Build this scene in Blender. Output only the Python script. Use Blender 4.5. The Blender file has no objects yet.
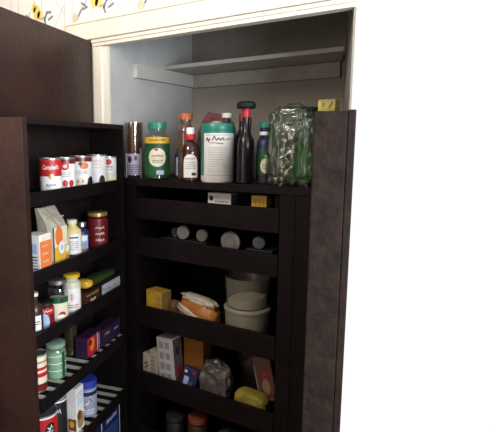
import bpy, bmesh, math, random
from math import sin, cos, pi, radians, atan2, sqrt
from mathutils import Vector, Matrix, noise
random.seed(11)
S = bpy.context.scene
COL = S.collection
CAM = (1.447, -1.492, 1.55)

# ------------------------------------------------------------------ materials
MATS = {}
def mat(name, col, rough=.5, metal=0, vary=.12, scale=30, bump=0, bscale=60, spec=.5, coat=0, col2=None):
    if name in MATS: return MATS[name]
    m = bpy.data.materials.new(name); m.use_nodes = True
    nt = m.node_tree; b = nt.nodes['Principled BSDF']
    b.inputs['Roughness'].default_value = rough
    b.inputs['Metallic'].default_value = metal
    b.inputs['Specular IOR Level'].default_value = spec
    b.inputs['Coat Weight'].default_value = coat
    tc = nt.nodes.new('ShaderNodeTexCoord')
    n = nt.nodes.new('ShaderNodeTexNoise'); n.inputs['Scale'].default_value = scale; n.inputs['Detail'].default_value = 5
    nt.links.new(tc.outputs['Object'], n.inputs['Vector'])
    r = nt.nodes.new('ShaderNodeValToRGB')
    c2 = col2 or tuple(c * (1 - vary) for c in col)
    r.color_ramp.elements[0].position = .35; r.color_ramp.elements[1].position = .65
    r.color_ramp.elements[0].color = (*c2, 1); r.color_ramp.elements[1].color = (*col, 1)
    nt.links.new(n.outputs['Fac'], r.inputs['Fac']); nt.links.new(r.outputs['Color'], b.inputs['Base Color'])
    if bump:
        n2 = nt.nodes.new('ShaderNodeTexNoise'); n2.inputs['Scale'].default_value = bscale; n2.inputs['Detail'].default_value = 6
        nt.links.new(tc.outputs['Object'], n2.inputs['Vector'])
        bp = nt.nodes.new('ShaderNodeBump'); bp.inputs['Strength'].default_value = bump; bp.inputs['Distance'].default_value = .01
        nt.links.new(n2.outputs['Fac'], bp.inputs['Height']); nt.links.new(bp.outputs['Normal'], b.inputs['Normal'])
    MATS[name] = m
    return m
def clear(name, tint=(.9, .92, .92), fac=.12, rough=.08, milky=0, milk=(.6, .62, .6)):
    if name in MATS: return MATS[name]
    m = bpy.data.materials.new(name); m.use_nodes = True; nt = m.node_tree
    nt.nodes.remove(nt.nodes['Principled BSDF']); out = nt.nodes['Material Output']
    t = nt.nodes.new('ShaderNodeBsdfTransparent'); t.inputs[0].default_value = (*tint, 1)
    g = nt.nodes.new('ShaderNodeBsdfGlossy'); g.inputs['Roughness'].default_value = rough
    tc = nt.nodes.new('ShaderNodeTexCoord'); n = nt.nodes.new('ShaderNodeTexNoise'); n.inputs['Scale'].default_value = 25
    nt.links.new(tc.outputs['Object'], n.inputs['Vector'])
    mr = nt.nodes.new('ShaderNodeMapRange'); mr.inputs['To Min'].default_value = fac * .7; mr.inputs['To Max'].default_value = fac * 1.3
    nt.links.new(n.outputs['Fac'], mr.inputs['Value'])
    mx = nt.nodes.new('ShaderNodeMixShader')
    nt.links.new(mr.outputs[0], mx.inputs[0]); nt.links.new(t.outputs[0], mx.inputs[1]); nt.links.new(g.outputs[0], mx.inputs[2])
    last = mx
    if milky:
        d = nt.nodes.new('ShaderNodeBsdfDiffuse'); d.inputs[0].default_value = (*milk, 1)
        m2 = nt.nodes.new('ShaderNodeMixShader'); m2.inputs[0].default_value = milky
        nt.links.new(mx.outputs[0], m2.inputs[1]); nt.links.new(d.outputs[0], m2.inputs[2]); last = m2
    nt.links.new(last.outputs[0], out.inputs['Surface'])
    MATS[name] = m
    return m

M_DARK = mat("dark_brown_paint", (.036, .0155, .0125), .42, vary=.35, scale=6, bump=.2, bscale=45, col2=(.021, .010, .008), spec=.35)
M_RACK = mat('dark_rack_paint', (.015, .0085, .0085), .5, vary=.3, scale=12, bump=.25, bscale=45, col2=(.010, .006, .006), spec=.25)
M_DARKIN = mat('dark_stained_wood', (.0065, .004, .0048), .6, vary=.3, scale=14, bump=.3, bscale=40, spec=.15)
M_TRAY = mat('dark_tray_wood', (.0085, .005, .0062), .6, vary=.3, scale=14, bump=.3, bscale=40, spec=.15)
M_WORN = mat('worn_brown_black_paint', (.022, .013, .010), .7, scale=26, bump=.4, bscale=50, col2=(.010, .0075, .007), spec=.15)
M_TRIM = mat('ivory_trim_paint', (.82, .77, .66), .4, vary=.05, scale=8)
M_TRIMW = mat('aged_trim_paint', (.62, .60, .54), .45, vary=.1, scale=8)
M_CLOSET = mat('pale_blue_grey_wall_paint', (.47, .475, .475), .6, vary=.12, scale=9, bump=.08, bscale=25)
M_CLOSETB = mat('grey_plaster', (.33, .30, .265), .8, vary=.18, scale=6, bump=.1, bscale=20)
M_SHELFW = mat('old_white_shelf_paint', (.52, .51, .47), .5, vary=.12, scale=14)
M_PAPER = mat('wallpaper_cream', (.93, .89, .84), .7, vary=.05, scale=10)
M_WLINE = mat('wallpaper_grey_line', (.42, .40, .40), .7)
M_WYEL = mat('wallpaper_yellow', (.90, .66, .16), .7)
M_WPINK = mat('wallpaper_peach', (.88, .58, .42), .7)
M_WLEAF = mat('wallpaper_grey_leaf', (.24, .25, .27), .7)
M_ROOM = mat('room_wall_paint', (.62, .52, .42), .8, vary=.06, scale=6)
M_CEIL = mat('ceiling_paint', (.7, .68, .64), .8)
M_FLOOR = mat('wood_floor', (.22, .13, .07), .5, vary=.4, scale=8, bump=.1)
M_SLAT = mat('pale_slat_paint', (.55, .54, .46), .45, vary=.2, scale=30)

def flat(n, c, rough=.45, **k): return mat(n, c, rough, **k)
WHITE = flat('white_print', (.85, .85, .84)); CREAM = flat('cream_print', (.78, .72, .55)); RED = flat('red_print', (.50, .015, .02))
DRED = flat('dark_red', (.16, .012, .015), .3); PINKW = flat('pink_white', (.82, .60, .60)); BLACK = flat('black_print', (.012, .012, .012))
BROWN = flat('brown_dark', (.05, .022, .014), .3); GREEN = flat('green_print', (.012, .10, .03)); DGREEN = flat('dark_green', (.012, .07, .025))
TEAL = flat('teal_plastic', (.02, .21, .16), .35); ORANGE = flat('orange_print', (.80, .20, .05)); YELLOW = flat('yellow_print', (.72, .44, .035))
GOLD = flat('gold_lid', (.55, .42, .16), .3, metal=.6); SILVER = flat('tin_metal', (.7, .7, .7), .28, metal=.9); BLUE = flat('blue_plastic', (.03, .06, .42), .35)
NAVY = flat('navy_print', (.012, .02, .09)); LBLUE = flat('pale_blue_print', (.42, .52, .78)); PURPLE = flat('purple_print', (.032, .010, .05))
GREY = flat('grey_print', (.30, .30, .32)); KRAFT = flat('beige_paper', (.40, .36, .28), .7, bump=.3, bscale=40); TAN = flat('tan_print', (.42, .24, .10))
AMBER = flat('amber_glass_dark', (.045, .015, .012), .15, coat=.5); DKBOT = flat('dark_bottle', (.010, .004, .009), .25, spec=.4)
FLOUR = flat('flour', (.85, .80, .68), .9, bump=.3, bscale=80); GLASS = clear('clear_glass'); FILM = clear('clear_film', tint=(.62, .70, .62), fac=.07, rough=.22, milky=.05, milk=(.25, .27, .22))
TUBCL = clear('cloudy_plastic', tint=(.85, .85, .82), fac=.05, rough=.3, milky=.20, milk=(.4, .38, .34)); TUBMK = mat('milky_plastic', (.25, .235, .18), .4, vary=.1)
LEAF = flat('salad_green', (.05, .20, .03), .5, vary=.5, scale=40); CINN = flat('cinnamon', (.20, .08, .04), .7, vary=.4, scale=50)
OLIVE = flat('olive_yellow', (.34, .30, .05)); DKY = flat('dull_yellow', (.48, .38, .07)); MAR = flat('maroon', (.14, .02, .03))
GGLASS = clear('green_glass', tint=(.75, .88, .78), fac=.12, milky=.25, milk=(.4, .6, .45)); STONE = flat('pale_content', (.62, .6, .48))
PLASTW = mat('crumpled_white_plastic', (.22, .20, .195), .3, bump=.8, bscale=18, scale=9, col2=(.07, .06, .06))

# ------------------------------------------------------------------ mesh helpers
def link(name, me, mats, parent=None, loc=(0, 0, 0), rot=(0, 0, 0)):
    o = bpy.data.objects.new(name, me); COL.objects.link(o)
    for m in (mats if isinstance(mats, (list, tuple)) else [mats]): me.materials.append(m)
    o.location = loc; o.rotation_euler = rot
    if parent: o.parent = parent
    return o
def tag(o, label, cat, group=None, kind=None):
    if label: o['label'] = label
    if cat: o['category'] = cat
    if group: o['group'] = group
    if kind: o['kind'] = kind
    return o
def thing(name, label, cat, loc, rz=0, group=None, rot=None):
    o = bpy.data.objects.new(name, None); COL.objects.link(o); o.empty_display_size = .02
    o.location = loc; o.rotation_euler = rot or (0, 0, rz)
    return tag(o, label, cat, group)
def tomesh(bm, name, smooth=False):
    bmesh.ops.recalc_face_normals(bm, faces=bm.faces)
    me = bpy.data.meshes.new(name); bm.to_mesh(me); bm.free()
    if smooth:
        for p in me.polygons: p.use_smooth = True
        me.set_sharp_from_angle(angle=radians(40))
    return me
def addbox(bm, x0, x1, y0, y1, z0, z1, bev=0, mi=0):
    r = bmesh.ops.create_cube(bm, size=1)
    vs = r['verts']
    for v in vs:
        v.co = Vector(((x0 + x1) / 2 + v.co.x * (x1 - x0), (y0 + y1) / 2 + v.co.y * (y1 - y0), (z0 + z1) / 2 + v.co.z * (z1 - z0)))
    fs = {f for v in vs for f in v.link_faces}
    for f in fs: f.material_index = mi
    if bev:
        es = {e for v in vs for e in v.link_edges}
        bmesh.ops.bevel(bm, geom=list(es), offset=bev, segments=2, affect='EDGES', profile=.6)
def box(name, x0, x1, y0, y1, z0, z1, m, parent=None, bev=0, loc=(0, 0, 0), rot=(0, 0, 0)):
    bm = bmesh.new(); addbox(bm, x0, x1, y0, y1, z0, z1, bev)
    return link(name, tomesh(bm, name), m, parent, loc, rot)
def lathe(name, prof, m, parent=None, seg=36, loc=(0, 0, 0), rot=(0, 0, 0), flute=0, mi=None):
    bm = bmesh.new(); rings = []
    for (r, z) in prof:
        if r < 1e-5: rings.append([bm.verts.new((0, 0, z))])
        else:
            rr = []
            for i in range(seg):
                k = r * (1 + (flute if i % 2 else 0))
                rr.append(bm.verts.new((k * sin(2 * pi * i / seg), -k * cos(2 * pi * i / seg), z)))
            rings.append(rr)
    for q, (a, b) in enumerate(zip(rings, rings[1:])):
        for i in range(seg):
            j = (i + 1) % seg
            if len(a) == 1 and len(b) == 1: continue
            if len(a) == 1: f = bm.faces.new((a[0], b[i], b[j]))
            elif len(b) == 1: f = bm.faces.new((a[i], a[j], b[0]))
            else: f = bm.faces.new((a[i], a[j], b[j], b[i]))
            if mi: f.material_index = mi[q]
    return link(name, tomesh(bm, name, True), m, parent, loc, rot)
# label prints: columns of quads mapped onto a cylinder (radius r) or a flat front (distance y)
class Print:
    def __init__(s, r=None, y=0): s.bm = bmesh.new(); s.mats = []; s.r = r; s.y = y
    def mi(s, m):
        if m not in s.mats: s.mats.append(m)
        return s.mats.index(m)
    def P(s, a, z, lay):
        e = .0005 + .0006 * lay
        if s.r: t = a / s.r; return ((s.r + e) * sin(t), -(s.r + e) * cos(t), z)
        return (a, s.y - e, z)
    def strip(s, m, s0, s1, lo, hi, lay=0, n=None):
        n = n or max(1, int(abs(s1 - s0) / .004)); mi = s.mi(m)
        for i in range(n):
            a = s0 + (s1 - s0) * i / n; b = s0 + (s1 - s0) * (i + 1) / n
            q = [s.P(a, lo(a), lay), s.P(b, lo(b), lay), s.P(b, hi(b), lay), s.P(a, hi(a), lay)]
            try:
                f = s.bm.faces.new([s.bm.verts.new(p) for p in q]); f.material_index = mi
            except ValueError: pass
        return s
    def rect(s, m, s0, s1, z0, z1, lay=0): return s.strip(m, s0, s1, lambda a: z0, lambda a: z1, lay)
    def band(s, m, z0, z1, lay=0, half=3.14159): return s.rect(m, -s.r * half, s.r * half, z0, z1, lay)
    def oval(s, m, c, z, rs, rz, lay=1):
        h = lambda a: rz * sqrt(max(0, 1 - ((a - c) / rs) ** 2))
        return s.strip(m, c - rs, c + rs, lambda a: z - h(a), lambda a: z + h(a), lay, 14)
    def arch(s, m, c, z0, z1, hw, lay=1):
        h = lambda a: (z1 - hw) + hw * sqrt(max(0, 1 - ((a - c) / hw) ** 2))
        return s.strip(m, c - hw, c + hw, lambda a: z0, h, lay, 14)
    def stroke(s, m, pts, w, lay=2):
        mi = s.mi(m)
        for (a, b), (c, d) in zip(pts, pts[1:]):
            L = sqrt((c - a) ** 2 + (d - b) ** 2) or 1; nx, nz = -(d - b) / L * w / 2, (c - a) / L * w / 2
            q = [(a + nx, b + nz), (a - nx, b - nz), (c - nx, d - nz), (c + nx, d + nz)]
            f = s.bm.faces.new([s.bm.verts.new(s.P(x, z, lay)) for x, z in q]); f.material_index = mi
        return s
    def lines(s, m, s0, s1, z0, z1, n, lay=2, fill=.45):      # fine print too small to read: rows of short marks
        for i in range(n):
            z = z0 + (z1 - z0) * (i + .5) / n; h = (z1 - z0) / n * fill; a = s0
            while a < s1 - .001:
                w = random.uniform(.003, .009); s.rect(m, a, min(a + w, s1), z - h / 2, z + h / 2 * random.uniform(.5, 1), lay); a += w + random.uniform(.001, .002)
        return s
    def scrawl(s, m, s0, s1, z, h, w=.0015, lay=2):
        n = max(4, int((s1 - s0) / .004)); pts = [(s0 + (s1 - s0) * i / n, z + h * (.5 if i % 2 else -.5) * random.uniform(.4, 1)) for i in range(n + 1)]
        return s.stroke(m, pts, w, lay)
    def text(s, m, txt, c, z, size, lay=2, shear=0, width=None):
        cu = bpy.data.curves.new('t', 'FONT'); cu.body = txt; cu.size = size; cu.align_x = 'CENTER'; cu.align_y = 'CENTER'; cu.shear = shear; cu.offset = size * .012
        ob = bpy.data.objects.new('t', cu); COL.objects.link(ob); bpy.context.view_layer.update()
        me = bpy.data.meshes.new_from_object(ob.evaluated_get(bpy.context.evaluated_depsgraph_get()))
        xs = [v.co.x for v in me.vertices]; k = width / (max(xs) - min(xs)) if width else 1
        mi = s.mi(m); vs = [s.bm.verts.new(s.P(c + v.co.x * k, z + v.co.y, lay)) for v in me.vertices]
        for p in me.polygons:
            try: f = s.bm.faces.new([vs[i] for i in p.vertices]); f.material_index = mi
            except ValueError: pass
        bpy.data.objects.remove(ob); bpy.data.curves.remove(cu); bpy.data.meshes.remove(me)
        return s
    def build(s, name, parent, rot=(0, 0, 0), loc=(0, 0, 0)):
        me = bpy.data.meshes.new(name); s.bm.to_mesh(me); s.bm.free()
        for p in me.polygons: p.use_smooth = False
        return link(name, me, s.mats, parent, loc, rot)
def blob(name, sx, sy, sz, amp, m, parent=None, loc=(0, 0, 0), rot=(0, 0, 0), seed=0, freq=3, sub=4, power=.75, flatbase=True):
    bm = bmesh.new(); bmesh.ops.create_icosphere(bm, subdivisions=sub, radius=1)
    for v in bm.verts:
        c = v.co.copy()
        q = Vector([math.copysign(abs(k) ** power, k) for k in c])
        n = noise.noise(c * freq + Vector((seed, seed * 2.3, 0))) + .5 * abs(noise.noise(c * freq * 2.7 + Vector((seed, 0, 5))))
        q *= 1 + amp * n
        if flatbase and q.z < -.8: q.z = -.8
        v.co = Vector((q.x * sx / 2, q.y * sy / 2, (q.z + .8) / 1.8 * sz))
    for f in bm.faces: f.smooth = True
    me = bpy.data.meshes.new(name); bm.to_mesh(me); bm.free()
    return link(name, me, m, parent, loc, rot)

# ------------------------------------------------------------------ the setting
def struct(o): o['kind'] = 'structure'; return o
XR = 1.033                       # where the photographed wall ends
def wall_back():
    p = Print(y=0); bm = p.bm
    p.mi(M_PAPER)
    def pane(x0, x1, z0, z1): addbox(bm, x0, x1, 0, .03, z0, z1)
    pane(-1.6, -.01, 0, 2.5); pane(-.01, XR, 1.97, 2.5)
    per = .345
    for k in range(-5, 4):
        x = .02 + k * per
        if x > XR - .3: break
        for zz in (2.06, 2.36, 1.70, 1.35, 1.0):
            if x > -.2 and zz < 2: continue
            if x > -.3 and zz < 1.8: continue
            for dx in (-.125, -.015, .03, .17): p.rect(M_WLINE, x + dx, x + dx + .0022, max(zz - .17, 2.037 if x + dx > -.13 else 0), zz + .17, 1) if x + dx < XR - .01 and not (zz < 2 and x + dx > -.13) else None
            if x > -.2 and zz < 2: continue
            p.oval(M_WYEL, x - .002, zz + .055, .022, .030, 2); p.oval(M_WYEL, x + .018, zz + .04, .018, .018, 2); p.oval(M_WYEL, x - .02, zz + .075, .014, .018, 2)
            p.oval(M_WPINK, x - .115, zz - .002, .015, .022, 2)
            p.stroke(M_WLEAF, [(x - .10, zz - .01), (x - .075, zz + .03), (x - .04, zz + .065)], .003, 2)
            for (cx_, cz, a) in ((-.085, .015, .9), (-.062, .045, -.5), (-.055, .03, .2), (.055, .03, 1.1), (.075, .045, -.2), (.05, .01, -1.2), (.085, .02, .4)):
                L = .016; p.stroke(M_WLEAF, [(x + cx_ - L * cos(a), zz + cz - L * sin(a)), (x + cx_ + L * cos(a), zz + cz + L * sin(a))], .009, 3)
            p.stroke(M_WLEAF, [(x + .02, zz + .02), (x + .09, zz + .05)], .003, 2)
            p.stroke(M_WLINE, [(x + .10, zz + .11), (x + .17, zz + .02)], .002, 1); p.stroke(M_WLINE, [(x + .10, zz - .03), (x + .17, zz + .06)], .002, 1)
    return struct(p.build('wall_back', None))
wall_back()
def poly_prism(name, pts, z0, z1, m):
    bm = bmesh.new(); lo = [bm.verts.new((x, y, z0)) for x, y in pts]; hi = [bm.verts.new((x, y, z1)) for x, y in pts]
    bm.faces.new(lo[::-1]); bm.faces.new(hi); n = len(pts)
    for i in range(n): bm.faces.new((lo[i], lo[(i + 1) % n], hi[(i + 1) % n], hi[i]))
    return struct(link(name, tomesh(bm, name), m))
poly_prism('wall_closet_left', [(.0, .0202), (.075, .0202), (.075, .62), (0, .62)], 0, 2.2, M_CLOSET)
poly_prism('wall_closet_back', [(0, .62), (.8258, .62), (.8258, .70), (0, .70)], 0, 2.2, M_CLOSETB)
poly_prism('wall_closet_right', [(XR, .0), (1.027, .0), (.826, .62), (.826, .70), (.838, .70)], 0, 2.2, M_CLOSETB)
poly_prism('ceiling_closet', [(.0, .03), (1.00, .03), (.815, .70), (0, .70)], 2.2, 2.25, M_CEIL)
# casing of the opening, with beads and reveals
def trims():
    bm = bmesh.new()
    addbox(bm, -.125, XR, -.022, 0, 1.962, 2.026, .003); addbox(bm, -.13, XR, -.027, 0, 2.026, 2.036, .003)
    addbox(bm, .004, XR, -.014, 0, 1.948, 1.961, .003); addbox(bm, .004, XR, -.008, .03, 1.935, 1.948, .002)
    struct(link('trim_1', tomesh(bm, 't'), M_TRIM))
    bm = bmesh.new()
    addbox(bm, -.125, -.040, -.022, 0, 0, 1.962, .003); addbox(bm, .006, .050, -.006, .02, 0, 1.934, .002); addbox(bm, .050, .0745, .002, .02, 0, 1.934, .002); addbox(bm, -.040, .006, .0, .02, 0, 1.96)
    struct(link('trim_2', tomesh(bm, 't'), M_TRIM))
trims()
struct(box('floor', -1.6, 2.6, -3.0, 0, -.05, 0, M_FLOOR)); 
struct(poly_prism('floor_closet', [(.0, 0), (XR, 0), (.838, .70), (0, .70)], -.05, 0, M_FLOOR))
struct(box('ceiling', -1.6, 2.6, -3.0, .03, 2.5, 2.55, M_CEIL))
struct(box('wall_left', -1.7, -1.6, -3.0, .03, 0, 2.5, M_ROOM))
struct(box('wall_front', -1.6, 2.6, -3.1, -3.0, 0, 2.5, M_ROOM))
bm = bmesh.new()
addbox(bm, 2.6, 2.7, -3, -1.75, 0, 2.5); addbox(bm, 2.6, 2.7, -.35, 0, 0, 2.5); addbox(bm, 2.6, 2.7, -1.75, -.35, 0, .9); addbox(bm, 2.6, 2.7, -1.75, -.35, 2.2, 2.5)
struct(link('wall_right', tomesh(bm, 'w'), M_ROOM))
wn = struct(thing('window_1', None, None, (2.62, -1.05, 1.55)))
bm = bmesh.new()
for a in (-.7, -.02, .66): addbox(bm, 0, .05, a, a + .04, -.65, .65)
for a in (-.65, -.02, .61): addbox(bm, 0, .05, -.7, .7, a, a + .04)
link('window_frame', tomesh(bm, 'w'), M_TRIM, wn)
box('window_pane', .02, .026, -.7, .7, -.65, .65, GLASS, wn)

# white shelf high in the closet, on cleats
sh = thing('closet_shelf', 'white painted shelf high in the closet resting on wall cleats', 'shelf', (.075, .12, 1.885))
bm = bmesh.new()
v = [(.002, .262), (.813, .262), (.740, .494), (.002, .494)]
lo = [bm.verts.new((x, y, .002)) for x, y in v]; hi = [bm.verts.new((x, y, .018)) for x, y in v]
bm.faces.new(lo[::-1]); bm.faces.new(hi)
for i in range(4): bm.faces.new((lo[i], lo[(i + 1) % 4], hi[(i + 1) % 4], hi[i]))
link('shelf_board', tomesh(bm, 's'), M_SHELFW, sh)
box('cleat', .001, .021, .04, .498, -.058, .0, M_SHELFW, sh, .002)
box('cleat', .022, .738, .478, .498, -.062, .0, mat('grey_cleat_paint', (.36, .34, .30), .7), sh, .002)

# ------------------------------------------------------------------ left door with its rack
DROT = atan2(-.967, .254)                    # local +x runs from hinge to free edge, local +y is out of the inner face
def R(u, w, z): return (u * .254 + w * .967, -u * .967 + w * .254, z)
ZR = DROT
door = thing('door_1', 'dark brown door opened to the left with storage rack on its inner face', 'door', (0, 0, 0), DROT)
del door['category'], door['label']; door['kind'] = 'structure'
box('door_panel', .004, .70, -.034, -.001, .03, 1.957, M_DARK, door, .003)
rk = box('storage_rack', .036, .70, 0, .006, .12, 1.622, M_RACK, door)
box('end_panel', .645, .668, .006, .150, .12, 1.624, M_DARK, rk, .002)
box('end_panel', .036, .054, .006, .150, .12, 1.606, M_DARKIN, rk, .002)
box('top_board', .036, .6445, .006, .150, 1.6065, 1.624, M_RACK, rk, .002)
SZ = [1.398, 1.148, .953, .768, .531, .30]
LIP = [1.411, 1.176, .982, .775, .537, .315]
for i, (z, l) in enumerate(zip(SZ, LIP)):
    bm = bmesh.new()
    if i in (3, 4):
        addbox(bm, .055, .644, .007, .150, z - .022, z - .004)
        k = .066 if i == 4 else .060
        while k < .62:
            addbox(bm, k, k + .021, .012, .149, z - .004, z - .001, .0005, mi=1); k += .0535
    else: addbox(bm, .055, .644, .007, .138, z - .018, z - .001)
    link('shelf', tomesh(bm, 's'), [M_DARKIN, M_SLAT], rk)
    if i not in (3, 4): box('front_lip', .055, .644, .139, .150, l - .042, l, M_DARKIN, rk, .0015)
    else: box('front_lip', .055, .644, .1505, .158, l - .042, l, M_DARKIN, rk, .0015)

# right door rack end
d2 = struct(thing('door_2', None, None, (1.030, -.012, 0), atan2(-.9520, .306)))   # +x to the free edge, -y into the closet side
box('door_panel', .0, .425, -.016, .0, .02, 1.622, M_WORN, d2, .003)
r2 = box('storage_rack', .08, .402, -.024, -.0165, .02, 1.618, M_WORN, d2)
box('end_panel', .4025, .424, -.086, -.0165, .02, 1.620, M_WORN, r2, .003)
box('end_panel', .08, .096, -.086, -.0245, .02, 1.618, M_WORN, r2, .003)
for z in (.14, .5, .85, 1.2, 1.60): box('shelf', .0965, .402, -.086, -.0245, z, z + .018, M_WORN, r2)

# ------------------------------------------------------------------ dark cabinet in the closet
CY = .03
cb = thing('pantry_cabinet', 'dark brown built-in pantry cabinet with open pull-out trays under a bottle-lined top', 'cabinet', (0, CY, 0))
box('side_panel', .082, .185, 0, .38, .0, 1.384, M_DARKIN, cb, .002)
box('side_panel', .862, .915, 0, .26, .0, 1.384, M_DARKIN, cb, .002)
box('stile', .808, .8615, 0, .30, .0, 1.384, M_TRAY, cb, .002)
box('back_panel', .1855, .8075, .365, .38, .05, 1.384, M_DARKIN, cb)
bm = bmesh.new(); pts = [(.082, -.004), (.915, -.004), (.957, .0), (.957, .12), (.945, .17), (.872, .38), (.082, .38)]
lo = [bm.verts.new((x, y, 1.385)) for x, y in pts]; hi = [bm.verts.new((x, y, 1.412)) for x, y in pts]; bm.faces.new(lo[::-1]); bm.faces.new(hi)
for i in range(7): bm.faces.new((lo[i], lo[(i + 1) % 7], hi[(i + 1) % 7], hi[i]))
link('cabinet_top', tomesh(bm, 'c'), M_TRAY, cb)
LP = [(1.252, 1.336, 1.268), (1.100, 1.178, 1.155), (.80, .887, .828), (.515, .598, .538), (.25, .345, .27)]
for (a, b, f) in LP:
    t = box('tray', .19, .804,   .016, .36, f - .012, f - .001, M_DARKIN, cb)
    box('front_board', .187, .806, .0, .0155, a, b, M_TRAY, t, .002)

# ------------------------------------------------------------------ things: builders
def face(x, y): return atan2(CAM[1] - y, CAM[0] - x) + pi / 2     # turn of a round thing whose label points into the room
def canister(name, label, cat, loc, r, h, body, turn, rim=SILVER, group=None, lid=None):
    t = thing(name, label, cat, loc, turn, group)
    lathe('body', [(0, 0), (r * .97, 0), (r, .002), (r, .004), (r * .985, .006), (r * .985, h - .006), (r, h - .004), (r, h - .001), (r * .97, h), (r * .94, h - .003), (0, h - .003)],
          [rim, body], t, mi=[0, 0, 0, 0, 1, 0, 0, 0, 0, 0])
    return t
def bottle(name, label, cat, loc, r, h, neck, nh, capr, caph, body, cap, turn, shoulder=.25, group=None, rot=None):
    t = thing(name, label, cat, loc, turn, group, rot)
    hb = h - caph; zs = hb - nh - r * shoulder * 2
    lathe('body', [(0, 0), (r * .9, 0), (r, r * .1), (r, zs), (r * .93, zs + r * shoulder), (r * .65, zs + r * shoulder * 1.6), (neck, zs + r * shoulder * 2), (neck, hb), (0, hb)], body, t)
    lathe('cap', [(0, hb), (capr, hb), (capr, hb + caph * .9), (capr * .93, hb + caph), (0, hb + caph)], cap, t, seg=40, flute=.03)
    return t

# ---- rack, top shelf: five cans
G = 'soup and food cans on the top rack shelf'
zc = 1.399
def P_(u, w, z): return R(u, w, z)
p = P_(.468, .100, zc)
c = canister('soup_can', 'red and white soup can nearest the room on top rack shelf', 'can', p, .0345, .107, WHITE, face(*p[:2]), group=G)
q = Print(r=.0342); q.band(WHITE, .006, .101).band(RED, .050, .101, 1).text(WHITE, "Campbell's", 0, .078, .020, 2, .25, .050)
q.oval(GOLD, .002, .049, .008, .008, 3).scrawl(BLACK, -.016, .016, .022, .012, .0016, 2).build('label', c)
p = P_(.384, .100, zc)
c = canister('soup_can', 'can with round red badge and red-patterned base, second in row on rack', 'can', p, .034, .107, WHITE, face(*p[:2]), group=G)
q = Print(r=.0337); q.band(WHITE, .006, .101).band(DRED, .086, .101, 1).oval(RED, .0, .078, .014, .013, 2).oval(PINKW, .0, .078, .007, .006, 3).lines(GREY, -.018, .018, .042, .06, 3)
for k in (-.02, 0, .02): q.oval(RED, k, .022, .009, .011, 2)
q.build('label', c)
p = P_(.278, .097, zc)
c = canister('soup_can', 'widest can with orange picture and beige floral base, third in rack row', 'can', p, .040, .110, WHITE, face(*p[:2]), group=G)
q = Print(r=.0396); q.band(WHITE, .006, .104).band(DRED, .090, .104, 1).oval(ORANGE, .012, .076, .016, .012, 2).oval(DRED, .002, .083, .009, .006, 3).lines(GREY, -.026, .022, .045, .06, 3)
for k in (-.028, -.01, .006): q.oval(CREAM, k, .022, .010, .014, 2); q.oval(TAN, k, .022, .004, .006, 3)
q.oval(BLACK, .038, .012, .016, .026, 2)
q.build('label', c)
p = P_(.168, .100, zc)
c = canister('food_can', 'plain white can with dark half-round print at its base, rack row', 'can', p, .036, .112, WHITE, face(*p[:2]), group=G)
q = Print(r=.0356); q.band(WHITE, .006, .106).oval(BLACK, .020, .008, .014, .028, 1).lines(PINKW, -.02, .02, .06, .095, 3).build('label', c)
p = P_(.080, .104, zc)
c = canister('food_can', 'slim pale can with red print on top half, nearest the hinge side', 'can', p, .030, .104, CREAM, face(*p[:2]), group=G)
q = Print(r=.0297); q.band(WHITE, .040, .098).band(CREAM, .006, .040).oval(RED, .0, .082, .012, .011, 2).scrawl(DRED, -.014, .016, .064, .008, .002).lines(GREY, -.015, .015, .050, .056, 1).build('label', c)

# ---- rack, second shelf
z = 1.149
t = thing('juice_carton', 'small orange and white carton at the near end of second rack shelf', 'carton', R(.560, .105, z), ZR)
box('body', -.030, .030, -.030, .030, 0, .128, WHITE, t, .002)
# local +y of this turn is out of the rack, so prints go on the +y side (turned by pi)
q = Print(y=-.030); q.rect(ORANGE, -.029, .029, .0, .108).rect(CREAM, -.02, .028, .109, .124)
for k in range(4): q.scrawl(CREAM, -.018, .012, .02 + k * .024, .010, .0016)
q.build('front_print', t, (0, 0, pi))
q = Print(y=-.030); q.rect(LBLUE, -.02, .02, .07, .10).lines(NAVY, -.022, .022, .02, .065, 5).build('side_print', t, (0, 0, pi / 2))
t = thing('flour_bag', 'beige paper bag with folded crumpled top behind the orange carton', 'bag', R(.450, .083, z), ZR)
bm = bmesh.new(); gx, gz = 12, 16
def bagpt(i, j, side):
    u = i / gx - .5; w = j / gz
    th = .036 * (1 - max(0, w - .72) / .28 * .82) + .004 * noise.noise(Vector((u * 6, w * 8, side)))
    z_ = w * .198 + .006 * noise.noise(Vector((u * 5, w * 4, 3)))
    lean = .012 * max(0, w - .7) * 4
    return (u * .098 * (1 + .05 * noise.noise(Vector((w * 5, 1, 0)))) + lean * .8, side * th * (1 - (2 * u) ** 6 * .5) - lean, z_)
g = {}
for sd in (-1, 1):
    for i in range(gx + 1):
        for j in range(gz + 1): g[sd, i, j] = bm.verts.new(bagpt(i, j, sd))
    for i in range(gx):
        for j in range(gz): bm.faces.new((g[sd, i, j], g[sd, i + 1, j], g[sd, i + 1, j + 1], g[sd, i, j + 1]))
for j in range(gz):
    for i in (0, gx): bm.faces.new((g[-1, i, j], g[-1, i, j + 1], g[1, i, j + 1], g[1, i, j]))
for i in range(gx):
    for j in (0, gz): bm.faces.new((g[-1, i, j], g[1, i, j], g[1, i + 1, j], g[-1, i + 1, j]))
link('paper_body', tomesh(bm, 'bag'), KRAFT, t)
q = Print(y=-.0395); q.rect(YELLOW, -.044, .03, .005, .070).rect(CREAM, -.044, .03, .070, .135).oval(ORANGE, -.018, .105, .022, .032, 1).oval(WHITE, -.005, .065, .017, .022, 2).oval(LBLUE, -.005, .065, .008, .010, 3).oval(TAN, .026, .02, .012, .018, 1)
q.oval(WHITE, .028, .055, .010, .012, 2)
q.build('front_print', t, (0, 0, pi))
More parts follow.
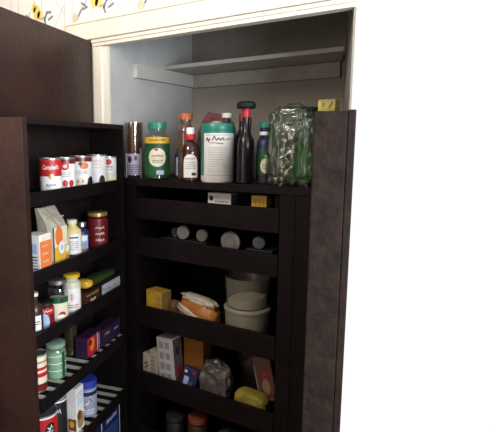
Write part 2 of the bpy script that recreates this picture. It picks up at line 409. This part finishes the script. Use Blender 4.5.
box('folded_flap', -.046, .046, -.004, .030, .170, .176, KRAFT, t, .002, rot=(.35, 0, 0), loc=(0, .05, -.01))
p = R(.345, .095, z)
t = bottle('sauce_bottle', 'pale yellow squeeze bottle with white label, right of the beige bag', 'bottle', p, .033, .140, .016, .008, .018, .014, flat('butter_yellow', (.75, .62, .26)), CREAM, face(*p[:2]), .45)
q = Print(r=.033); q.rect(WHITE, -.008, .034, .022, .092).rect(NAVY, -.008, .022, .078, .083, 1).rect(NAVY, -.014, .028, .014, .021, 1).lines(GREY, -.01, .022, .035, .07, 5).build('label', t)
p = R(.272, .09, z)
t = bottle('spice_bottle', 'blue and white bottle between yellow bottle and dark red jar', 'bottle', p, .026, .120, .012, .006, .016, .016, NAVY, SILVER, face(*p[:2]), .4)
q = Print(r=.026); q.rect(LBLUE, -.024, .024, .025, .075).rect(WHITE, -.02, .02, .055, .072, 1).lines(NAVY, -.02, .02, .028, .05, 4).rect(ORANGE, -.02, .02, .012, .022, 1).build('label', t)
p = R(.170, .098, z)
t = bottle('cherry_jar', 'dark red jar with gold lid at the far end of second rack shelf', 'jar', p, .040, .145, .034, .004, .038, .014, DRED, GOLD, face(*p[:2]), .12)
q = Print(r=.040); q.band(DRED, .02, .115)
for k in (.088, .066, .042): q.scrawl(PINKW, -.008, .026, k, .012, .0022)
q.build('label', t)

# ---- rack, third shelf
z = .954
p = R(.577, .095, z)
t = bottle('vinegar_bottle', 'dark bottle with white lid and white and green label, near end third shelf', 'bottle', p, .027, .138, .012, .02, .014, .010, BROWN, WHITE, face(*p[:2]), .5)
q = Print(r=.027); q.rect(WHITE, -.022, .022, .022, .070).rect(GREEN, -.022, .022, .004, .022, 1).lines(BLACK, -.018, .018, .04, .055, 2).build('label', t)
p = R(.520, .098, z)
t = bottle('tomato_jar', 'small red jar with big pale blue oval label', 'jar', p, .027, .094, .023, .004, .026, .008, DRED, BLACK, face(*p[:2]), .2)
q = Print(r=.027); q.rect(RED, -.03, .03, .055, .076).oval(LBLUE, -.006, .032, .017, .028, 1).scrawl(CREAM, -.02, .02, .068, .012, .002).build('label', t)
p = R(.452, .100, z)
t = bottle('glass_jar', 'glass jar with silver lid and cream label with a round red picture', 'jar', p, .033, .150, .027, .006, .030, .014, [GLASS], SILVER, face(*p[:2]), .25)
lathe('contents', [(0, .004), (.028, .004), (.030, .010), (.030, .085), (0, .085)], STONE, t)
q = Print(r=.033); q.rect(CREAM, -.045, .045, .012, .066).rect(GREEN, -.045, .045, .074, .094).rect(CREAM, -.045, .045, .066, .074).rect(BLACK, .006, .016, .078, .092, 2).oval(RED, .012, .035, .012, .011, 2).oval(WHITE, .008, .028, .014, .008, 3).build('label', t)
p = R(.368, .100, z)
t = bottle('relish_jar', 'jar with bright yellow lid and pinkish white label', 'jar', p, .032, .148, .024, .006, .029, .013, STONE, YELLOW, face(*p[:2]), .3)
q = Print(r=.032); q.rect(WHITE, -.03, .034, .015, .100).lines(RED, -.02, .024, .030, .046, 2).oval(PINKW, .0, .07, .010, .014, 1).stroke(RED, [(0, .06), (0, .08)], .002).build('label', t)
def carton(name, label, loc, dx, dy, dz, body, turn=ZR, rot=None, cat='box', group=None, pr=None, bev=.0015):
    t = thing(name, label, cat, loc, turn, group, rot)
    box('body', -dx / 2, dx / 2, -dy / 2, dy / 2, 0, dz, body, t, bev)
    return t
t = carton('tea_box', 'dark brown box with pale writing on third rack shelf, beside yellow-lidded jar', R(.277, .107, z), .100, .05, .062, BROWN)
q = Print(y=-.025); q.rect(TAN, -.045, .045, .05, .054).scrawl(CREAM, -.02, .02, .030, .016, .002).rect(TAN, -.045, .045, .008, .011).build('front_print', t, (0, 0, pi))
t = carton('foil_box', 'long dark box with large pale grey speckled label, hinge end of third shelf', R(.133, .107, z), .155, .05, .070, BLACK)
q = Print(y=-.025); q.rect(flat('pale_grey_print', (.50, .50, .56)), -.075, .077, .012, .062)
for k in range(10): q.oval(GREY, -.065 + k * .014, .036 + random.uniform(-.012, .012), .006, .007, 1)
q.build('front_print', t, (0, 0, pi))
t = thing('herb_packet', 'flat green packet with yellow end lying on boxes of third rack shelf', 'packet', R(.172, .095, 1.0245), 0, rot=(0, -.0, ZR))
blob('film', .25, .060, .028, .10, flat('green_packet', (.035, .06, .015), .3), t, loc=(-.0, 0, 0), seed=3, rot=(0, 0, 0))
blob('yellow_end', .05, .064, .029, .1, YELLOW, t, loc=(.105, .0, .002), seed=4)

# ---- rack, fourth shelf (slatted)
z = .769
p = R(.572, .092, z)
t = canister('coffee_can', 'red and white striped can at the near end of slatted shelf', 'can', p, .031, .125, WHITE, face(*p[:2]))
q = Print(r=.0306); q.band(CREAM, .006, .119).band(DRED, .006, .030, 1).band(RED, .052, .066, 1).band(RED, .074, .084, 1).band(TAN, .098, .104, 1).build('label', t)
p = R(.472, .095, z)
t = bottle('green_jar', 'pale green translucent jar with ribbed sides standing on the slats', 'jar', p, .035, .122, .030, .004, .033, .014, [GGLASS], flat('pale_green_lid', (.22, .32, .24)), face(*p[:2]), .15)
lathe('contents', [(0, .003), (.030, .003), (.031, .008), (.031, .09), (0, .09)], flat('pale_green_content', (.42, .60, .45)), t)
q = Print(r=.035)
for k in (.03, .055, .08): q.band(WHITE, k, k + .0025)
q.rect(DGREEN, .022, .034, .006, .094, 1)
q.build('label', t)
t = carton('snack_box', 'purple box with red and orange picture, on slatted shelf', R(.272, .105, z), .105, .05, .078, PURPLE)
q = Print(y=-.025); q.rect(PINKW, .022, .027, .006, .074).rect(RED, -.050, .020, .006, .073).oval(ORANGE, -.018, .045, .018, .026, 1).oval(DRED, -.03, .055, .012, .012, 2).rect(LBLUE, .034, .038, .01, .07).build('front_print', t, (0, 0, pi))
t = carton('candle_box', 'long dark purple box with faint blue panel, by the hinge on slatted shelf', R(.132, .105, z), .150, .05, .066, flat('dim_purple', (.035, .012, .04)))
q = Print(y=-.025); q.rect(flat('dim_purple', (.035, .012, .04)), -.074, .074, .001, .065).rect(NAVY, .01, .06, .02, .06, 1).scrawl(LBLUE, .018, .05, .04, .012, .002).rect(PURPLE, -.07, .07, .0, .006).scrawl(PINKW, -.06, -.02, .045, .016, .0015).build('front_print', t, (0, 0, pi))
p = R(.300, .045, .769)
t = bottle('oil_bottle', 'tall dark olive bottle with small glints behind the purple box', 'bottle', p, .026, .165, .012, .02, .014, .014, flat('olive_glass', (.03, .028, .012), .08, coat=1), DGREEN, face(*p[:2]), .5)

# ---- rack, fifth shelf (slatted)
z = .532
p = R(.548, .088, z)
t = canister('syrup_tin', 'red tin with black round emblem at bottom left of the rack', 'can', p, .048, .152, WHITE, face(*p[:2]))
q = Print(r=.0476); q.band(RED, .006, .141).band(WHITE, .141, .146).oval(BLACK, .024, .104, .018, .022, 1).stroke(WHITE, [(.014, .098), (.034, .108)], .003).stroke(WHITE, [(.018, .090), (.028, .118)], .003).stroke(WHITE, [(.014, .112), (.022, .104)], .003).stroke(WHITE, [(.026, .094), (.034, .098)], .003)
q.oval(WHITE, -.0, .04, .03, .022, 1).build('label', t)
p = R(.460, .085, z)
t = canister('black_can', 'black can with white rim behind the red tin with emblem', 'can', p, .034, .150, BLACK, face(*p[:2]), rim=WHITE)
q = Print(r=.0336); q.band(BLACK, .006, .144).scrawl(LBLUE, -.012, .012, .115, .018, .003).oval(YELLOW, -.012, .095, .007, .005, 2).build('label', t)
p = R(.392, .115, z)
t = carton('cereal_packet', 'narrow white packet with brown food picture beside the blue-lidded jar', p, .050, .040, .165, WHITE)
q = Print(y=-.020); q.oval(TAN, .0, .04, .022, .032).oval(flat('brown_food', (.25, .07, .02)), -.008, .06, .014, .018, 1).lines(LBLUE, -.02, .02, .10, .15, 4).build('front_print', t, (0, 0, pi))
q = Print(y=-.025); q.rect(flat('brown_food'  , (.25, .07, .02)), -.015, .018, .005, .05).oval(YELLOW, 0, .03, .010, .012, 1).build('side_print', t, (0, 0, pi / 2))
p = R(.285, .100, z)
t = bottle('mayonnaise_jar', 'clear jar with bright blue lid and tilted red and white badge', 'jar', p, .037, .140, .034, .003, .037, .026, flat('grey_blue_content', (.30, .33, .45)), BLUE, face(*p[:2]), .12)
q = Print(r=.037); q.band(NAVY, .085, .100); q.stroke(WHITE, [(-.020, .045), (.020, .072)], .027, 1).stroke(RED, [(-.016, .048), (.016, .069)], .017, 2).stroke(WHITE, [(-.010, .048), (-.002, .060), (.0, .050), (.008, .068)], .0025, 3)
q.lines(WHITE, -.03, .03, .012, .034, 3, 1).build('label', t)
t = carton('cracker_box', 'dark blue box with pale border at the bottom of the left rack', R(.165, .110, .301), .165, .05, .205, NAVY)
q = Print(y=-.025)
for a in ((-.080, .080, .190, .197), (-.080, .080, .012, .019), (-.080, -.073, .012, .197), (.073, .080, .012, .197)): q.rect(STONE, *a)
q.scrawl(LBLUE, -.04, .05, .150, .024, .004).rect(flat('mid_blue', (.03, .07, .22)), -.06, .06, .04, .12).build('front_print', t, (0, 0, pi))

# ------------------------------------------------------------------ things on the cabinet top
z = 1.4125
def at(x, y): return (x, y, z)
p = at(.112, .095)
t = thing('cinnamon_jar', 'tall clear jar of brown sticks with purple label, leftmost on cabinet top', 'jar', p, face(.112, .095))
t.location.x = .130
lathe('glass', [(0, 0), (.036, 0), (.038, .004), (.038, .226), (.036, .226), (.036, .005), (0, .004)], GLASS, t)
bm = bmesh.new()
for k in range(12):
    a = k / 12 * 2 * pi; r_ = .026
    bmesh.ops.create_cone(bm, cap_ends=True, segments=10, radius1=.0068, radius2=.0068, depth=.20 + .02 * random.random(), matrix=Matrix.Translation((r_ * cos(a), r_ * sin(a), .118)))
for k in range(4):
    a = k / 4 * 2 * pi; bmesh.ops.create_cone(bm, cap_ends=True, segments=10, radius1=.007, radius2=.007, depth=.2, matrix=Matrix.Translation((.011 * cos(a), .011 * sin(a), .118)))
link('sticks', tomesh(bm, 'st', True), CINN, t)
q = Print(r=.038); q.rect(flat('lilac_print', (.50, .46, .58)), -.040, .036, .012, .098).rect(WHITE, -.040, -.032, .0, .10, 1).rect(WHITE, .026, .033, .0, .12, 1).oval(PURPLE, -.018, .075, .008, .014, 2).lines(PURPLE, -.03, .024, .015, .055, 5).oval(MAR, .006, .08, .006, .01, 2).build('label', t)
x, y = .266, .075
t = bottle('honey_bottle', 'green bottle with teal cap, yellow band and cream oval label', 'bottle', at(x, y), .049, .222, .034, .012, .037, .026, [GLASS], TEAL, face(x, y), .3)
lathe('contents', [(0, .004), (.045, .004), (.046, .01), (.046, .150), (.03, .168), (0, .168)], flat('green_content', (.025, .09, .03)), t)
q = Print(r=.049); q.band(GREEN, .016, .122).band(DGREEN, .122, .140).band(YELLOW, .140, .164).oval(CREAM, .0, .086, .036, .036, 1).scrawl(DRED, -.022, .022, .092, .010, .002).lines(DGREEN, -.02, .02, .065, .078, 2).rect(LBLUE, -.004, .026, .020, .036, 1).oval(RED, -.004, .116, .008, .004, 2).scrawl(BROWN, -.032, .032, .152, .010, .002, 1)
q.build('label', t)
x, y = .318, .16
t = bottle('spice_jar', 'small blue jar with orange flame print behind the green bottle', 'jar', at(x, y), .022, .130, .012, .01, .013, .012, NAVY, GREY, face(x, y), .5)
q = Print(r=.022); q.rect(LBLUE, -.02, .024, .012, .085).oval(ORANGE, .008, .045, .009, .026, 1).rect(WHITE, -.01, .022, .012, .022, 1).build('label', t)
x, y = .365, .13
t = bottle('cider_bottle', 'tall brown bottle with orange cap behind the dark syrup bottle', 'bottle', at(x, y), .031, .255, .022, .012, .027, .024, flat('brown_glass', (.13, .07, .05), .2, coat=.5), flat('burnt_orange', (.42, .10, .03)), face(x, y), .6)
x, y = .432, .062
t = bottle('syrup_bottle', 'dark syrup bottle with white arched label and white and red cap', 'bottle', at(x, y), .036, .198, .012, .012, .016, .034, AMBER, WHITE, face(x, y), .75)
lathe('cap_collar', [(0, .152), (.019, .152), (.020, .156), (.020, .170), (.017, .174), (0, .174)], RED, t)
q = Print(r=.036); q.arch(WHITE, .0, .014, .100, .027).lines(GREY, -.018, .018, .045, .075, 4).rect(BLACK, .004, .020, .022, .032, 2).scrawl(MAR, -.018, .018, .084, .008, .0015).build('label', t)
x, y = .405, .30
t = thing('plastic_packet', 'crumpled maroon and clear packet at the back behind syrup bottle', 'packet', at(x, y), .3)
blob('body', .16, .07, .255, .18, mat('maroon_film', (.20, .11, .12), .3, col2=(.16, .02, .04), scale=12), t, seed=9, freq=2.5)
x, y = .537, .082
t = thing('wipes_canister', 'large white canister with teal rim and scrawled dark logo', 'canister', at(x, y), face(x, y))
r = .060
lathe('body', [(0, 0), (r * .93, 0), (r, .006), (r, .180), (r * .985, .184), (0, .184)], WHITE, t)
lathe('lid', [(0, .184), (r * 1.0, .184), (r * 1.01, .188), (r * 1.01, .206), (r * .96, .211), (0, .213)], TEAL, t)
q = Print(r=r); q.rect(TEAL, -.094, -.056, .024, .184).band(TEAL, .176, .184, 0).rect(GREY, -.044, .052, .168, .1695, 1).rect(GREY, -.044, .052, .026, .0275, 1)
q.stroke(BLACK, [(-.044, .150), (-.038, .160), (-.034, .146), (-.028, .158), (-.030, .150)], .003).stroke(BLACK, [(-.018, .150), (-.012, .166), (-.004, .150), (.004, .160), (.010, .150), (.018, .160), (.024, .150)], .003).stroke(BLACK, [(.030, .154), (.052, .157)], .003).scrawl(RED, -.034, .0, .142, .005, .0015).scrawl(BLACK, .0, .02, .140, .006, .002)
q.lines(flat('fine_print_grey', (.5, .5, .5)), -.034, .044, .036, .130, 11, fill=.3).build('label', t)
x, y = .545, .215
t = bottle('soda_bottle', 'dark bottle with white cap peeking over the white canister', 'bottle', at(x - .045, y), .036, .256, .014, .014, .018, .018, BROWN, WHITE, face(x, y), .8)
x, y = .578, .20
t = bottle('wine_bottle', 'dark bottle with maroon cap behind right edge of white canister', 'bottle', at(x, y), .030, .252, .014, .03, .015, .030, DKBOT, MAR, face(x, y), .8)
x, y = .657, .070
t = bottle('balsamic_bottle', 'tall dark bottle with red collar and wide black cap', 'bottle', at(x, y), .029, .262, .012, .05, .014, .032, DKBOT, RED, face(x, y), 1.0)
lathe('cap_top', [(0, .262), (.030, .259), (.034, .264), (.033, .276), (.024, .283), (0, .284)], flat('black_green_plastic', (.008, .014, .014), .6, spec=.2), t)
x, y = .590, .115
x, y = .622, .16
t = bottle('vinegar_bottle', 'slim purplish dark bottle just right of the white canister', 'bottle', at(x, y), .024, .235, .010, .04, .011, .02, flat('plum_glass', (.03, .012, .03), .15, coat=.5), MAR, face(x, y), 1.0)
x, y = .708, .125
t = bottle('beer_bottle', 'dark bottle with teal cap, blue neck band and cream shield label', 'bottle', at(x, y), .031, .212, .022, .03, .026, .018, NAVY, TEAL, face(x, y), .45)
q = Print(r=.031); q.band(DGREEN, .01, .12).oval(GREEN, .002, .088, .018, .024, 1).oval(CREAM, .002, .062, .019, .026, 2).stroke(CREAM, [(-.012, .072), (.002, .098), (.016, .072)], .006, 2).lines(TAN, -.010, .014, .05, .07, 3, 3).band(BLACK, .01, .03, 1).build('label', t)
q = Print(r=.022); q.band(WHITE, .168, .180).build('neck_band', t)
x, y = .820, .088
t = thing('salad_bag', 'large clear plastic bag of green leaves beside the cabinet top edge', 'bag', at(x, y), .15)
blob('film', .150, .11, .256, .17, FILM, t, seed=5, freq=5.5, power=.55, sub=5)
blob('leaves', .09, .075, .135, .35, LEAF, t, seed=7, freq=4, loc=(.022, -.005, .012))
blob('leaves', .085, .08, .085, .35, flat('dim_green', (.06, .10, .06), .5, vary=.5), t, seed=17, freq=4, loc=(.03, .01, .125))
bm = bmesh.new()
for k in range(42):
    a = random.uniform(-1, 1); h = random.random()
    m_ = Matrix.Translation((-.005 + a * .028 + (.5 - h) * -.02, -.058 + random.uniform(-.004, .012), .012 + h * .16)) @ Matrix.Rotation(random.uniform(0, 6), 4, Vector((random.random(), random.random(), random.random())).normalized())
    bmesh.ops.create_icosphere(bm, subdivisions=1, radius=random.uniform(.004, .010), matrix=m_ @ Matrix.Diagonal((1.3, .5, .8, 1)))
link('seeds_and_highlights', tomesh(bm, 's'), [flat('pale_food_highlight', (.50, .44, .40), .3)], t)  # food bits, coloured pale to stand in for the bag's crumple highlights
blob('wrinkled_lining', .075, .05, .20, .28, flat('grey_green_film', (.11, .14, .12), .25, vary=.5, scale=25), t, seed=25, freq=5, loc=(-.042, .012, .01))
x, y = .79, .262
t = thing('storage_tub', 'wide clear tub with dark green rim behind the leafy bag', 'tub', at(x, y), 0)
lathe('body', [(0, 0), (.072, 0), (.078, .20), (.082, .246), (.080, .246), (.075, .20), (.07, .004), (0, .004)], GLASS, t, seg=48)
lathe('rim', [(.0, .250), (.084, .247), (.088, .252), (.088, .262), (.082, .266), (0, .262)], flat('dark_olive_plastic', (.03, .04, .03), .4), t, seg=48)
x, y = .945, .155
t = thing('tall_tea_box', 'yellow box with dark green letters behind the right-hand rack', 'box', (.927, .125, z), 0)
box('body', -.028, .028, -.025, .025, 0, .278, DKY, t, .002)
q = Print(y=-.025); q.rect(OLIVE, -.027, .027, .244, .248, 1).rect(OLIVE, -.027, .027, .272, .276, 1).text(DGREEN, 'P', -.010, .260, .022, 1).stroke(DGREEN, [(.008, .252), (.020, .270)], .004).build('front_print', t)
# ------------------------------------------------------------------ tray one
f1, f2, f3, f4, f5 = [a[2] for a in LP]
t = carton('medicine_box', 'small white box with dark round mark standing in the top tray', (.548, .105, f1), .098, .05, .102, WHITE, 0)
q = Print(y=-.025); q.oval(NAVY, -.034, .082, .009, .010).lines(GREY, -.018, .04, .066, .078, 1).build('front_print', t)
q = Print(y=-.049); q.rect(GREY, -.024, .024, .002, .100).build('side_print', t, (0, 0, pi / 2))
t = carton('yeast_box', 'small bright yellow box near right end of the top tray', (.706, .105, f1), .058, .04, .102, YELLOW, 0)
q = Print(y=-.020)
for k in (-.014, .002, .016): q.rect(TAN, k, k + .003, .055, .094)
q.build('front_print', t)
t = carton('spice_tin', 'dim brown tin beside the yellow box in the top tray', (.763, .14, f1), .035, .03, .100, BROWN, .5)
# ------------------------------------------------------------------ tray two: jars lying with lids to the front
def lying(name, label, x, y, z0, r, L, lid, body, turn=0):
    t = thing(name, label, 'jar', (x, y, z0), rot=(0, 0, turn), group='jars lying in the second tray')
    lathe('body', [(0, 0), (r * .94, 0), (r * .94, L), (0, L)], body, t, rot=(-pi / 2, 0, 0), loc=(0, 0, r))
    lathe('lid', [(0, -.012), (r * .9, -.012), (r, -.009), (r, .0), (0, .0)], lid, t, rot=(-pi / 2, 0, 0), loc=(0, -.001, r), flute=.02)
    q = Print(y=-.0135)
    q.oval(flat('lid_ring', (.13, .125, .125)), 0, r, r * .62, r * .62, 0).oval(lid, 0, r, r * .5, r * .5, 1).build('lid_stamp', t)
    return t
LID = flat('dull_grey_lid', (.20, .19, .19), .5); LID2 = flat('dull_brown_lid', (.15, .13, .115), .5)
c = carton('flat_packet', 'dark flat packet under the left lying jars in second tray', (.40, .14, f2), .21, .16, .026, BLACK, 0)
lying('preserve_jar', 'lying jar with pale grey lid, left end of second tray', .395, .075, f2 + .0265, .027, .10, LID, DKBOT)
lying('preserve_jar', 'lying jar with dull brown lid, second from left in second tray', .482, .075, f2 + .0265, .024, .10, LID2, DKBOT)
lying('preserve_jar', 'largest lying jar with wide grey lid in second tray', .602, .080, f2, .039, .12, LID, DKBOT)
c = carton('flat_packet', 'dark flat packet under the lying jar at right of second tray', (.72, .14, f2), .10, .16, .026, BLACK, 0)
lying('preserve_jar', 'small lying jar with blue-grey lid, right end of second tray', .712, .080, f2 + .0265, .022, .10, flat('blue_grey_lid', (.11, .12, .17)), DKBOT, .5)
t = thing('clear_bottle', 'clear bottle lying at the far left of second tray', 'bottle', (.335, .10, f2 + .0265), rot=(0, 0, .3))
lathe('body', [(0, 0), (.018, .0), (.018, .07), (.008, .09), (.008, .10), (0, .10)], GLASS, t, rot=(-pi / 2, 0, 0), loc=(0, 0, .018))
lathe('cap', [(0, -.01), (.012, -.01), (.012, 0), (0, 0)], NAVY, t, rot=(-pi / 2, 0, 0), loc=(0, -.0005, .018))
# ------------------------------------------------------------------ tray three
t = carton('pasta_box', 'yellow orange box at the left end of the third tray', (.250, .100, f3), .088, .06, .118, flat('warm_yellow', (.62, .34, .05)), -.1)
q = Print(y=-.03); q.oval(YELLOW, -.01, .075, .025, .030).oval(TAN, .028, .09, .007, .009, 1).build('front_print', t)
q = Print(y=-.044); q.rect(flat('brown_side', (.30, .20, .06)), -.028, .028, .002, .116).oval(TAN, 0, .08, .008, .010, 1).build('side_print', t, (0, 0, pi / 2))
t = thing('nut_packet', 'small crinkled red brown packet between yellow box and chip bag', 'packet', (.322, .120, f3), .2)
blob('body', .050, .045, .080, .15, flat('red_brown_film', (.18, .07, .03), .3), t, seed=2)
t = thing('chip_bag', 'orange and white snack bag lying across the third tray', 'bag', (.444, .105, f3 + .010), rot=(0, .10, -.08))
blob('body', .182, .080, .098, .12, mat('orange_foil', (.55, .24, .05), .35, scale=10, col2=(.35, .10, .03)), t, seed=21, freq=2.4)
bm = bmesh.new()
q = Print(y=0)
blob('white_crease', .160, .050, .028, .25, flat('cream_foil', (.55, .50, .40), .35), t, seed=31, freq=4, loc=(.0, -.005, .088))
blob('white_crease', .15, .022, .026, .3, flat('cream_foil', (.55, .50, .40), .35), t, seed=33, freq=4, loc=(-.01, -.035, .030), rot=(0, .28, 0))
t = thing('food_tub', 'milky round tub with rim under the flour tub, third tray', 'tub', (.641, .142, f3 - .0005), 0)
lathe('body', [(0, 0), (.076, 0), (.080, .004), (.085, .098), (.080, .098), (0, .098)], TUBMK, t, seg=56)
lathe('lid', [(0, .0985), (.087, .0985), (.089, .102), (.089, .110), (.085, .114), (0, .114)], mat('cloudy_lid', (.30, .28, .22), .4), t, seg=56)
t = thing('flour_tub', 'clear round tub half full of white flour stacked on milky tub', 'tub', (.640, .142, f3 + .1140), 0)
lathe('body', [(0, 0), (.076, 0), (.078, .003), (.084, .105), (.087, .112), (.087, .116), (.083, .116), (.081, .106), (.075, .004), (0, .003)], TUBCL, t, seg=56)
bm = bmesh.new(); n = 40; top = []; bot = []
for i in range(n):
    a = 2 * pi * i / n; cx_ = cos(a); sy_ = sin(a); h = .034 + .012 * cx_ + .004 * sin(3 * a + 1)
    h = max(.012, h); rr = .072 + h * .075
    top.append(bm.verts.new((rr * cx_, rr * sy_, h))); bot.append(bm.verts.new((.073 * cx_, .073 * sy_, .004)))
cen = bm.verts.new((0.02, 0, .056))
for i in range(n):
    j = (i + 1) % n; bm.faces.new((bot[i], bot[j], top[j], top[i])); bm.faces.new((top[i], top[j], cen))
bm.faces.new(bot[::-1])
link('flour', tomesh(bm, 'f', True), FLOUR, t)
# ------------------------------------------------------------------ tray four
t = carton('cocoa_box', 'small white box with dark red bird-like mark, left end of fourth tray', (.210, .092, f4), .042, .05, .125, flat('warm_white', (.62, .52, .44)), -.1)
q = Print(y=-.025); q.stroke(MAR, [(-.012, .075), (0, .09), (.012, .075), (.004, .07), (-.010, .06)], .005).build('front_print', t)
t = carton('rice_box', 'slim cream box second from left in the fourth tray', (.2465, .09, f4), .036, .05, .150, flat('cream_box', (.50, .46, .36)), -.1)
q = Print(y=-.025); q.lines(TAN, -.014, .014, .04, .13, 5).build('front_print', t)
t = thing('cereal_box', 'tall white box with rows of grey squares, leaning in fourth tray', 'box', (.322, .097, f4 + .006), rot=(0, -.10, -.05))
box('body', -.042, .042, -.030, .030, 0, .212, flat('dull_white_box', (.58, .56, .55)), t, .002)
q = Print(y=-.030)
for a in range(2):
    for b in range(4): q.rect(GREY, -.030 + a * .032, -.008 + a * .032, .03 + b * .045, .058 + b * .045)
q.build('front_print', t)
q = Print(y=-.042); q.rect(flat('dark_side_print', (.16, .10, .10)), -.027, .027, .004, .206).oval(RED, 0, .07, .012, .02, 1).rect(NAVY, -.012, .010, .14, .17, 1).build('side_print', t, (0, 0, pi / 2))  # right side of the box printed darker than its front
t = carton('oat_box', 'dull orange box standing behind the white box in fourth tray', (.400, .17, f4), .10, .06, .215, flat('dull_orange', (.30, .12, .02)), -.05)
t = thing('tea_packet', 'dark blue packet with pink spots in front of the orange box', 'packet', (.410, .070, f4 + .004), rot=(-.15, .20, .1))
box('body', -.034, .034, -.012, .012, .008, .112, NAVY, t, .004)
q = Print(y=-.012); q.oval(PINKW, -.020, .094, .008, .006).oval(RED, .014, .098, .008, .006).rect(LBLUE, -.022, .0, .02, .075).rect(TEAL, .006, .02, .02, .06).build('front_print', t)
t = thing('plastic_bag', 'crumpled whitish plastic bag in the middle of the fourth tray', 'bag', (.528, .105, f4), .2)
bl = blob('body', .125, .09, .160, .20, PLASTW, t, seed=41, freq=3.0, sub=5)
t = thing('dark_pouch', 'dark brown pouch standing behind the crumpled plastic bag', 'pouch', (.64, .27, f4), .1)
blob('body', .17, .10, .20, .18, flat('dark_pouch', (.02, .012, .012), .5), t, seed=44)
t = thing('bar_box', 'thin reddish card box leaning at the right of fourth tray', 'box', (.728, .175, f4 + .03), rot=(-.15, -.28, .1))
box('body', -.036, .036, -.010, .010, 0, .165, flat('dull_red_card', (.16, .055, .035)), t, .002)
q = Print(y=-.010); q.rect(flat('pale_edge', (.38, .30, .26)), -.036, -.031, .0, .134).rect(flat('pale_edge', (.38, .30, .26)), -.031, .036, .0, .004).oval(TAN, .002, .05, .016, .03).oval(RED, .004, .095, .016, .014, 1).build('front_print', t)
t = thing('sponge_pack', 'dull yellow soft pack lying at front right of fourth tray', 'pack', (.692, .090, f4 + .006), rot=(0, .04, 0))
blob('body', .130, .070, .084, .08, mat('yellow_soft_pack', (.40, .33, .04), .6, scale=20, col2=(.22, .17, .02), bump=.5, bscale=60), t, seed=51, freq=5, power=.5)
# ------------------------------------------------------------------ tray five
x, y = .455, .09
t = bottle('paprika_jar', 'dark red topped jar standing in the lowest visible tray', 'jar', (x, y, f5), .042, .180, .036, .004, .040, .02, BROWN, flat('brick_lid', (.22, .05, .03)), face(x, y), .12)
x, y = .34, .09
t = bottle('molasses_jar', 'black jar with grey lid rim left of the red topped jar', 'jar', (x, y, f5), .040, .150, .036, .004, .038, .016, BLACK, flat('black_lid', (.03, .03, .035), .3), face(x, y), .12)
x, y = .40, .19
t = bottle('molasses_jar', 'black bottle standing behind the red topped jar in the lowest tray', 'bottle', (x, y, f5), .034, .215, .016, .02, .018, .016, BLACK, flat('black_lid', (.03, .03, .035), .3), face(x, y), .6)
t = thing('plastic_pouch', 'grey green pouch right of the red topped jar in lowest tray', 'pouch', (.60, .11, f5), .1)
blob('body', .14, .09, .155, .2, flat('dim_grey_green', (.05, .055, .045), .4), t, seed=61)

# ------------------------------------------------------------------ light and camera
W = bpy.data.worlds.new('World'); S.world = W; W.use_nodes = True
bg = W.node_tree.nodes['Background']; bg.inputs[0].default_value = (1, 1, 1, 1); bg.inputs[1].default_value = 1.02
def area(name, loc, tgt, sx, sy, e, col):
    l = bpy.data.lights.new(name, 'AREA'); l.shape = 'RECTANGLE'; l.size = sx; l.size_y = sy; l.energy = e; l.color = col
    o = bpy.data.objects.new(name, l); COL.objects.link(o); o.location = loc
    o.rotation_euler = (Vector(tgt) - Vector(loc)).to_track_quat('-Z', 'Y').to_euler(); return o
area('window_daylight', (2.58, -1.05, 1.6), (0, -.6, 1.4), 1.3, 1.1, 84, (.90, .95, 1))
area('wallpaper_fill', (.35, -1.25, 2.42), (-.1, 0, 1.95), .4, .4, 19, (1, .90, .80))  # added warm fill to brighten wallpaper and header, no fixture there
area('upper_closet_fill', (.2, -2.7, 1.75), (.5, 0, 1.9), .4, .4, 7, (1, .92, .84))  # added fill from behind the camera for the closet above its shelf
sp = bpy.data.lights.new('door_sheen_spot', 'SPOT'); sp.energy = 8; sp.color = (1, .60, .50); sp.spot_size = radians(62); sp.spot_blend = 1; sp.shadow_soft_size = .08  # added warm spot, makes the reddish sheen on the left door and rack
so = bpy.data.objects.new('door_sheen_spot', sp); COL.objects.link(so); so.location = (.50, -1.15, 1.60)
so.rotation_euler = (Vector((.02, -.68, 1.62)) - Vector(so.location)).to_track_quat('-Z', 'Y').to_euler()
cam = bpy.data.cameras.new('Camera'); co = bpy.data.objects.new('Camera', cam); COL.objects.link(co)
co.location = CAM; co.rotation_euler = (radians(90 - 8.36), 0, radians(34.6))
cam.sensor_width = 36; cam.lens = 36.0; cam.shift_x = (245 - 178) / 490; cam.shift_y = 0; cam.clip_start = .02
S.camera = co
S.view_settings.view_transform = 'Standard'; S.view_settings.look = 'None'; S.view_settings.exposure = 0; S.view_settings.gamma = 1
